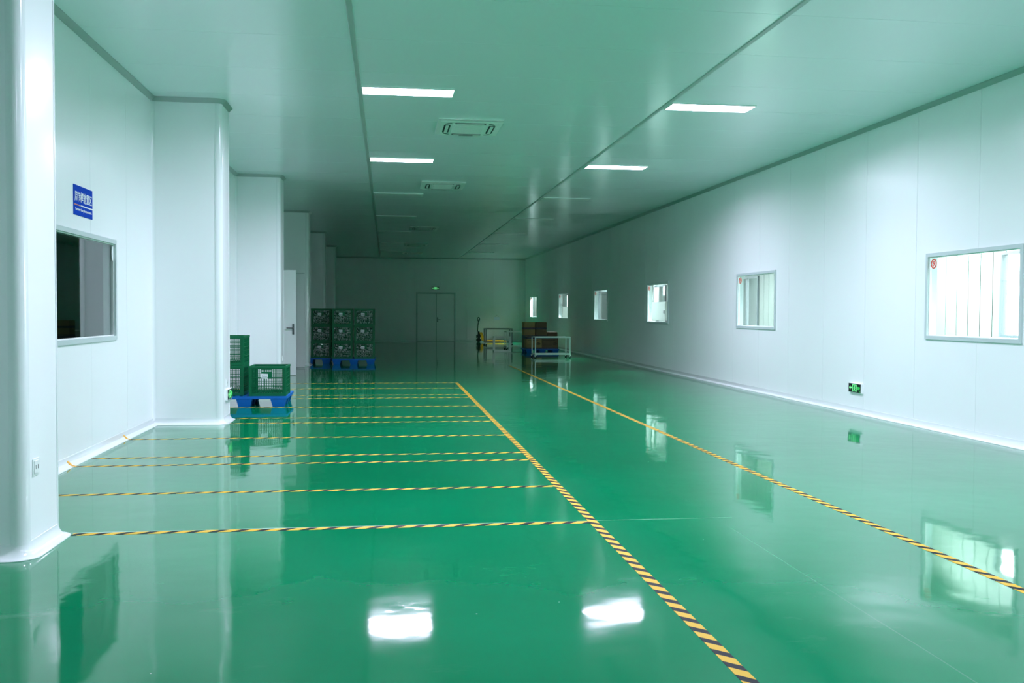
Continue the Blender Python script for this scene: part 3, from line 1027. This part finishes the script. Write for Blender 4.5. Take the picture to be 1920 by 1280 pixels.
proto = make_crate('empty green crate standing alone on the near pallet, white card on its front', (-1.748, 14.24, 0.15))
copy_tree(proto, 'empty green crate beside the second column, bottom of the stack of two', (-2.375, 14.34, 0.15))
copy_tree(proto, 'empty green crate beside the second column, top of the stack of two', (-2.372, 14.36, 0.15 + CHH))
heaps = []


def vial_heap(seed):
    rnd = random.Random(seed)
    m_ = MB()
    layers = 10
    for k in range(layers):
        z = 0.042 + k * 0.035
        for row in range(2):
            x = -CW / 2 + 0.05
            while x < CW / 2 - 0.05:
                r_ = rnd.uniform(0.011, 0.018)
                l_ = rnd.uniform(0.03, 0.06)
                cx = x + rnd.uniform(-0.006, 0.006)
                cy = 0.036 + row * 0.055 + rnd.uniform(-0.012, 0.012)
                cz = z + rnd.uniform(-0.008, 0.008)
                a = rnd.uniform(0, 2 * PI)
                t = rnd.uniform(-0.9, 0.9)
                dv = Vector((math.cos(a) * math.cos(t), math.sin(a) * math.cos(t), math.sin(t)))
                c = Vector((cx, max(cy - 0.02, 0.0195 + abs(dv.y) * l_ / 2 + r_ * math.sqrt(max(0.0, 1 - dv.y ** 2))), cz))
                m_.cyl(c - dv * l_ / 2, c + dv * l_ / 2, r_, 6, r_ * rnd.choice((0.55, 1.0)))
                x += rnd.uniform(0.020, 0.034)
    for k in range(60):   # more vials deeper in
        c = Vector((rnd.uniform(-CW / 2 + 0.06, CW / 2 - 0.06), rnd.uniform(0.18, CD - 0.07), rnd.uniform(0.06, 0.36)))
        a, t = rnd.uniform(0, 2 * PI), rnd.uniform(-0.9, 0.9)
        dv = Vector((math.cos(a) * math.cos(t), math.sin(a) * math.cos(t), math.sin(t)))
        m_.cyl(c - dv * 0.03, c + dv * 0.03, 0.018, 6)
    return m_.mesh('vial_heap', VIALS)


HM = [vial_heap(s) for s in (1, 2, 3)]
names3 = ('left stack, behind the fourth column', 'middle stack', 'right stack')
lev = ('bottom', 'middle', 'top')
for s, (cx, cyy) in enumerate(((-1.765, 25.90), (-1.178, 25.50), (-0.602, 25.50))):
    for k in range(3):
        jx, jy = random.uniform(-0.006, 0.006), random.uniform(-0.006, 0.006)
        loc = (cx + jx, cyy + jy, 0.151 + k * CHH)
        copy_tree(proto, 'green crate filled with shiny vials, %s one of the %s' % (lev[k], names3[s]), loc)
        h = link('vial_heap', HM[(s + k * 2) % 3], None, (loc[0], loc[1], loc[2]))
        tag(h, 'heap of small shiny vials inside the %s crate of the %s' % (lev[k], names3[s]), 'vials', 'vials in the filled crates', 'stuff')


# ------------------------------------------------------------------ steel carts
def caster(parent, x, y, h):
    c = thing('caster', None, None, (x, y, 0), 0.9)
    c.parent = parent
    r_ = (h - 0.02) / 2 * 0.9
    MB().cyl((-0.02, 0.0, r_), (0.02, 0.0, r_), r_, 16).build('wheel', RUBBER, c, smooth=40)
    MB().box(-0.024, -0.017, -0.02, 0.02, r_ * 0.9, h - 0.01).box(0.017, 0.024, -0.02, 0.02, r_ * 0.9, h - 0.01).box(-0.03, 0.03, -0.03, 0.03, h - 0.012, h).cyl((-0.02, 0, r_), (0.02, 0, r_), 0.008, 8).build('caster_fork', STEEL, c)


def cart(label, x0, x1, y0, y1, zb, zt, t=0.03, casters=True, boards=False, material=STEEL, name='steel_cart', rz=0.0):
    r = thing(name, label, 'cart', ((x0 + x1) / 2, (y0 + y1) / 2, 0), rz, 'steel frame carts')
    w, d = (x1 - x0) / 2, (y1 - y0) / 2
    for sx in (-1, 1):
        for sy in (-1, 1):
            cx, cy = sx * (w - t / 2), sy * (d - t / 2)
            MB().box(cx - t / 2, cx + t / 2, cy - t / 2, cy + t / 2, zb, zt - t).build('post', material, r)
            if casters:
                caster(r, cx, cy, zb)
    for z, nm in ((zb, 'bottom_rail'), (zt - t, 'top_rail')):
        z0 = z if nm == 'top_rail' else z + 0.002
        for sy in (-1, 1):
            yy = sy * (d - t / 2)
            a = w if nm == 'top_rail' else w - t
            MB().box(-a, a, yy - t / 2, yy + t / 2, z0, z0 + t).build(nm, material, r)
        for sx in (-1, 1):
            xx = sx * (w - t / 2)
            MB().box(xx - t / 2, xx + t / 2, -d + t, d - t, z0, z0 + t).build(nm, material, r)
    if boards:
        MB().box(-w + t, w - t, -d + t, d - t, zt - 0.012, zt - 0.004).build('top_board', material, r)
        MB().box(-w + t, w - t, -d + t, d - t, zb + 0.006, zb + 0.014).build('bottom_board', material, r)
    return r


cart('bright steel frame cart on casters in front of the carton stack', 4.54, 5.665, 28.9, 29.62, 0.095, 0.655, 0.034)
cart('short steel stand without wheels left of the carton pallet', 3.795, 4.415, 33.6, 34.0, 0.0, 0.545, 0.042, casters=False, boards=True, name='steel_stand')
cart('tall dark steel frame cart by the yellow pallet jack', 4.14, 5.30, 39.9, 40.7, 0.11, 0.73, 0.046, material=mat('dull_steel', (0.20, 0.22, 0.23), 0.3, metal=0.7))
cart('low steel table cart half hidden behind the carton stack', 4.47, 5.62, 35.4, 36.1, 0.11, 0.69, 0.03, boards=True)

# ------------------------------------------------------------------ cartons on a pallet
pl = make_pallet('dark blue pallet under the brown cartons by the right wall', (5.42, 32.75, 0), 1.19, 1.25, 0.13)


def carton(label, x0, x1, y0, y1, z0, z1, material, straps=(), printed=False, tape_top=True):
    r = thing('cardboard_box', label, 'box', ((x0 + x1) / 2, y0, z0), 0, 'cartons on the pallet')
    w, d, h = (x1 - x0) / 2, y1 - y0, z1 - z0
    b = 0.006
    MB().prism(rrect(-w, w, 0, d, b, 2), 'z', 0, h).build('carton_body', material, r)
    MB().box(-w + 0.004, -0.004, 0.004, d - 0.004, h, h + 0.002).box(0.004, w - 0.004, 0.004, d - 0.004, h, h + 0.002).build('top_flaps', material, r)
    for z, t in straps:
        s = MB()
        s.box(-w - 0.002, w + 0.002, -0.002, 0.0, z, z + t).box(-w - 0.002, w + 0.002, d, d + 0.002, z, z + t)
        s.box(-w - 0.002, -w, 0, d, z, z + t).box(w, w + 0.002, 0, d, z, z + t)
        s.build('tape_band', STRAP, r)
    if printed:
        p_ = MB()
        rnd = random.Random(int(x0 * 100))
        x = -w + 0.05
        while x < w - 0.12:
            a = rnd.uniform(0.014, 0.03)
            zz = h * 0.66
            p_.box(x, x + a * 0.35, -0.0012, 0, zz, zz + 0.035).box(x, x + a, -0.0012, 0, zz + 0.028, zz + 0.035)
            p_.box(x + a * 0.6, x + a, -0.0012, 0, zz, zz + 0.02)
            x += a + 0.012
        p_.build('printed_line', PRINT, r)
        lg = MB()
        cx, cz = w - 0.12, h * 0.42
        lg.tube([(cx + 0.062 * math.cos(t * PI / 10), 0.0, cz + 0.036 * math.sin(t * PI / 10)) for t in range(20)], 0.0085, 4, True)
        lg.box(cx - 0.03, cx + 0.03, -0.0012, 0, cz - 0.012, cz + 0.012)
        lg.build('printed_oval', PRINT, r)
        MB().box(-w + 0.04, w - 0.2, -0.0012, 0, h * 0.30, h * 0.315).box(-w + 0.04, w - 0.26, -0.0012, 0, h * 0.22, h * 0.232).build('printed_rule', PRINT, r)
    return r


for i, (x0, x1, m_, nm) in enumerate(((4.85, 5.40, CARD, 'left'), (5.41, 5.985, CARD_D, 'right'))):
    carton('wide printed brown carton on the dark blue pallet, front %s' % nm, x0, x1, 32.82, 33.28, 0.131, 0.56, m_, ((0.0, 0.045), (0.35, 0.078)), True)
    carton('plain brown carton on the dark blue pallet, behind the printed %s one' % nm, x0, x1, 33.31, 33.93, 0.131, 0.553, CARD_D, ((0.35, 0.07),))
carton('tall brown carton with a dark blue band, left on top of the stack', 4.85, 5.237, 33.32, 33.92, 0.556, 1.062, CARD, ((0.0, 0.035), (0.25, 0.066)))
carton('tall dark brown carton with a blue band, right on top of the stack', 5.265, 5.655, 33.32, 33.92, 0.556, 1.064, CARD_D, ((0.0, 0.035), (0.25, 0.066)))
carton('low flat brown carton on the right of the carton stack', 5.69, 6.05, 33.32, 33.9, 0.556, 0.712, CARD_D)

# ------------------------------------------------------------------ pallet jack
pj = thing('pallet_jack', 'yellow pallet jack with a black handle by the end wall', 'pallet jack', (4.28, 44.45, 0))
MB().tube([(0.0, 0, 0.42), (-0.045, 0, 0.56), (-0.03, 0, 0.80), (0.0, 0, 1.0)], 0.022, 10).build('handle_shaft', BLACK, pj, smooth=40)
hd = MB()
hd.tube([(0.0 + 0.055 * math.cos(t * PI / 8), 0.02 * math.cos(t * PI / 8), 1.085 + 0.09 * math.sin(t * PI / 8)) for t in range(16)], 0.018, 8, True)
hd.box(-0.008, 0.012, -0.012, 0.012, 1.0, 1.10)
hd.build('handle_grip', BLACK, pj, smooth=40)
MB().cyl((0.02, 0, 0.10), (0.02, 0, 0.44), 0.055, 14).cyl((0.02, 0, 0.44), (0.02, 0, 0.50), 0.035, 14).box(-0.07, 0.09, -0.09, 0.09, 0.22, 0.36).cyl((-0.075, 0, 0.20), (-0.075, 0, 0.34), 0.032, 10).build('pump_body', BLACK, pj, smooth=40)
MB().cyl((0.01, 0, 0.50), (0.01, 0, 0.53), 0.03, 12).build('pump_cap', STEEL, pj, smooth=40)
for sy in (-1, 1):
    MB().cyl((0.0, sy * 0.04, 0.10), (0.0, sy * 0.10, 0.10), 0.10, 18).build('steer_wheel', RUBBER, pj, smooth=40)
    MB().prism([(0.02, 0.46), (0.06, 0.38), (0.17, 0.07), (0.31, 0.07), (0.15, 0.47)], 'y', sy * 0.20 - 0.03, sy * 0.20 + 0.03).build('side_plate', YELLOW, pj)
    MB().prism([(0.24, 0.05), (1.28, 0.05), (1.34, 0.065), (1.28, 0.085), (0.24, 0.095)], 'y', sy * 0.19 - 0.08, sy * 0.19 + 0.08).build('fork', YELLOW, pj)
    MB().cyl((1.15, sy * 0.19 - 0.04, 0.037), (1.15, sy * 0.19 + 0.04, 0.037), 0.037, 12).build('load_roller', STEEL, pj, smooth=40)
MB().box(0.05, 0.14, -0.17, 0.17, 0.40, 0.46).box(0.16, 0.30, -0.20, 0.20, 0.06, 0.12).build('cross_frame', YELLOW, pj)

# ------------------------------------------------------------------ things in the corridor seen through the windows
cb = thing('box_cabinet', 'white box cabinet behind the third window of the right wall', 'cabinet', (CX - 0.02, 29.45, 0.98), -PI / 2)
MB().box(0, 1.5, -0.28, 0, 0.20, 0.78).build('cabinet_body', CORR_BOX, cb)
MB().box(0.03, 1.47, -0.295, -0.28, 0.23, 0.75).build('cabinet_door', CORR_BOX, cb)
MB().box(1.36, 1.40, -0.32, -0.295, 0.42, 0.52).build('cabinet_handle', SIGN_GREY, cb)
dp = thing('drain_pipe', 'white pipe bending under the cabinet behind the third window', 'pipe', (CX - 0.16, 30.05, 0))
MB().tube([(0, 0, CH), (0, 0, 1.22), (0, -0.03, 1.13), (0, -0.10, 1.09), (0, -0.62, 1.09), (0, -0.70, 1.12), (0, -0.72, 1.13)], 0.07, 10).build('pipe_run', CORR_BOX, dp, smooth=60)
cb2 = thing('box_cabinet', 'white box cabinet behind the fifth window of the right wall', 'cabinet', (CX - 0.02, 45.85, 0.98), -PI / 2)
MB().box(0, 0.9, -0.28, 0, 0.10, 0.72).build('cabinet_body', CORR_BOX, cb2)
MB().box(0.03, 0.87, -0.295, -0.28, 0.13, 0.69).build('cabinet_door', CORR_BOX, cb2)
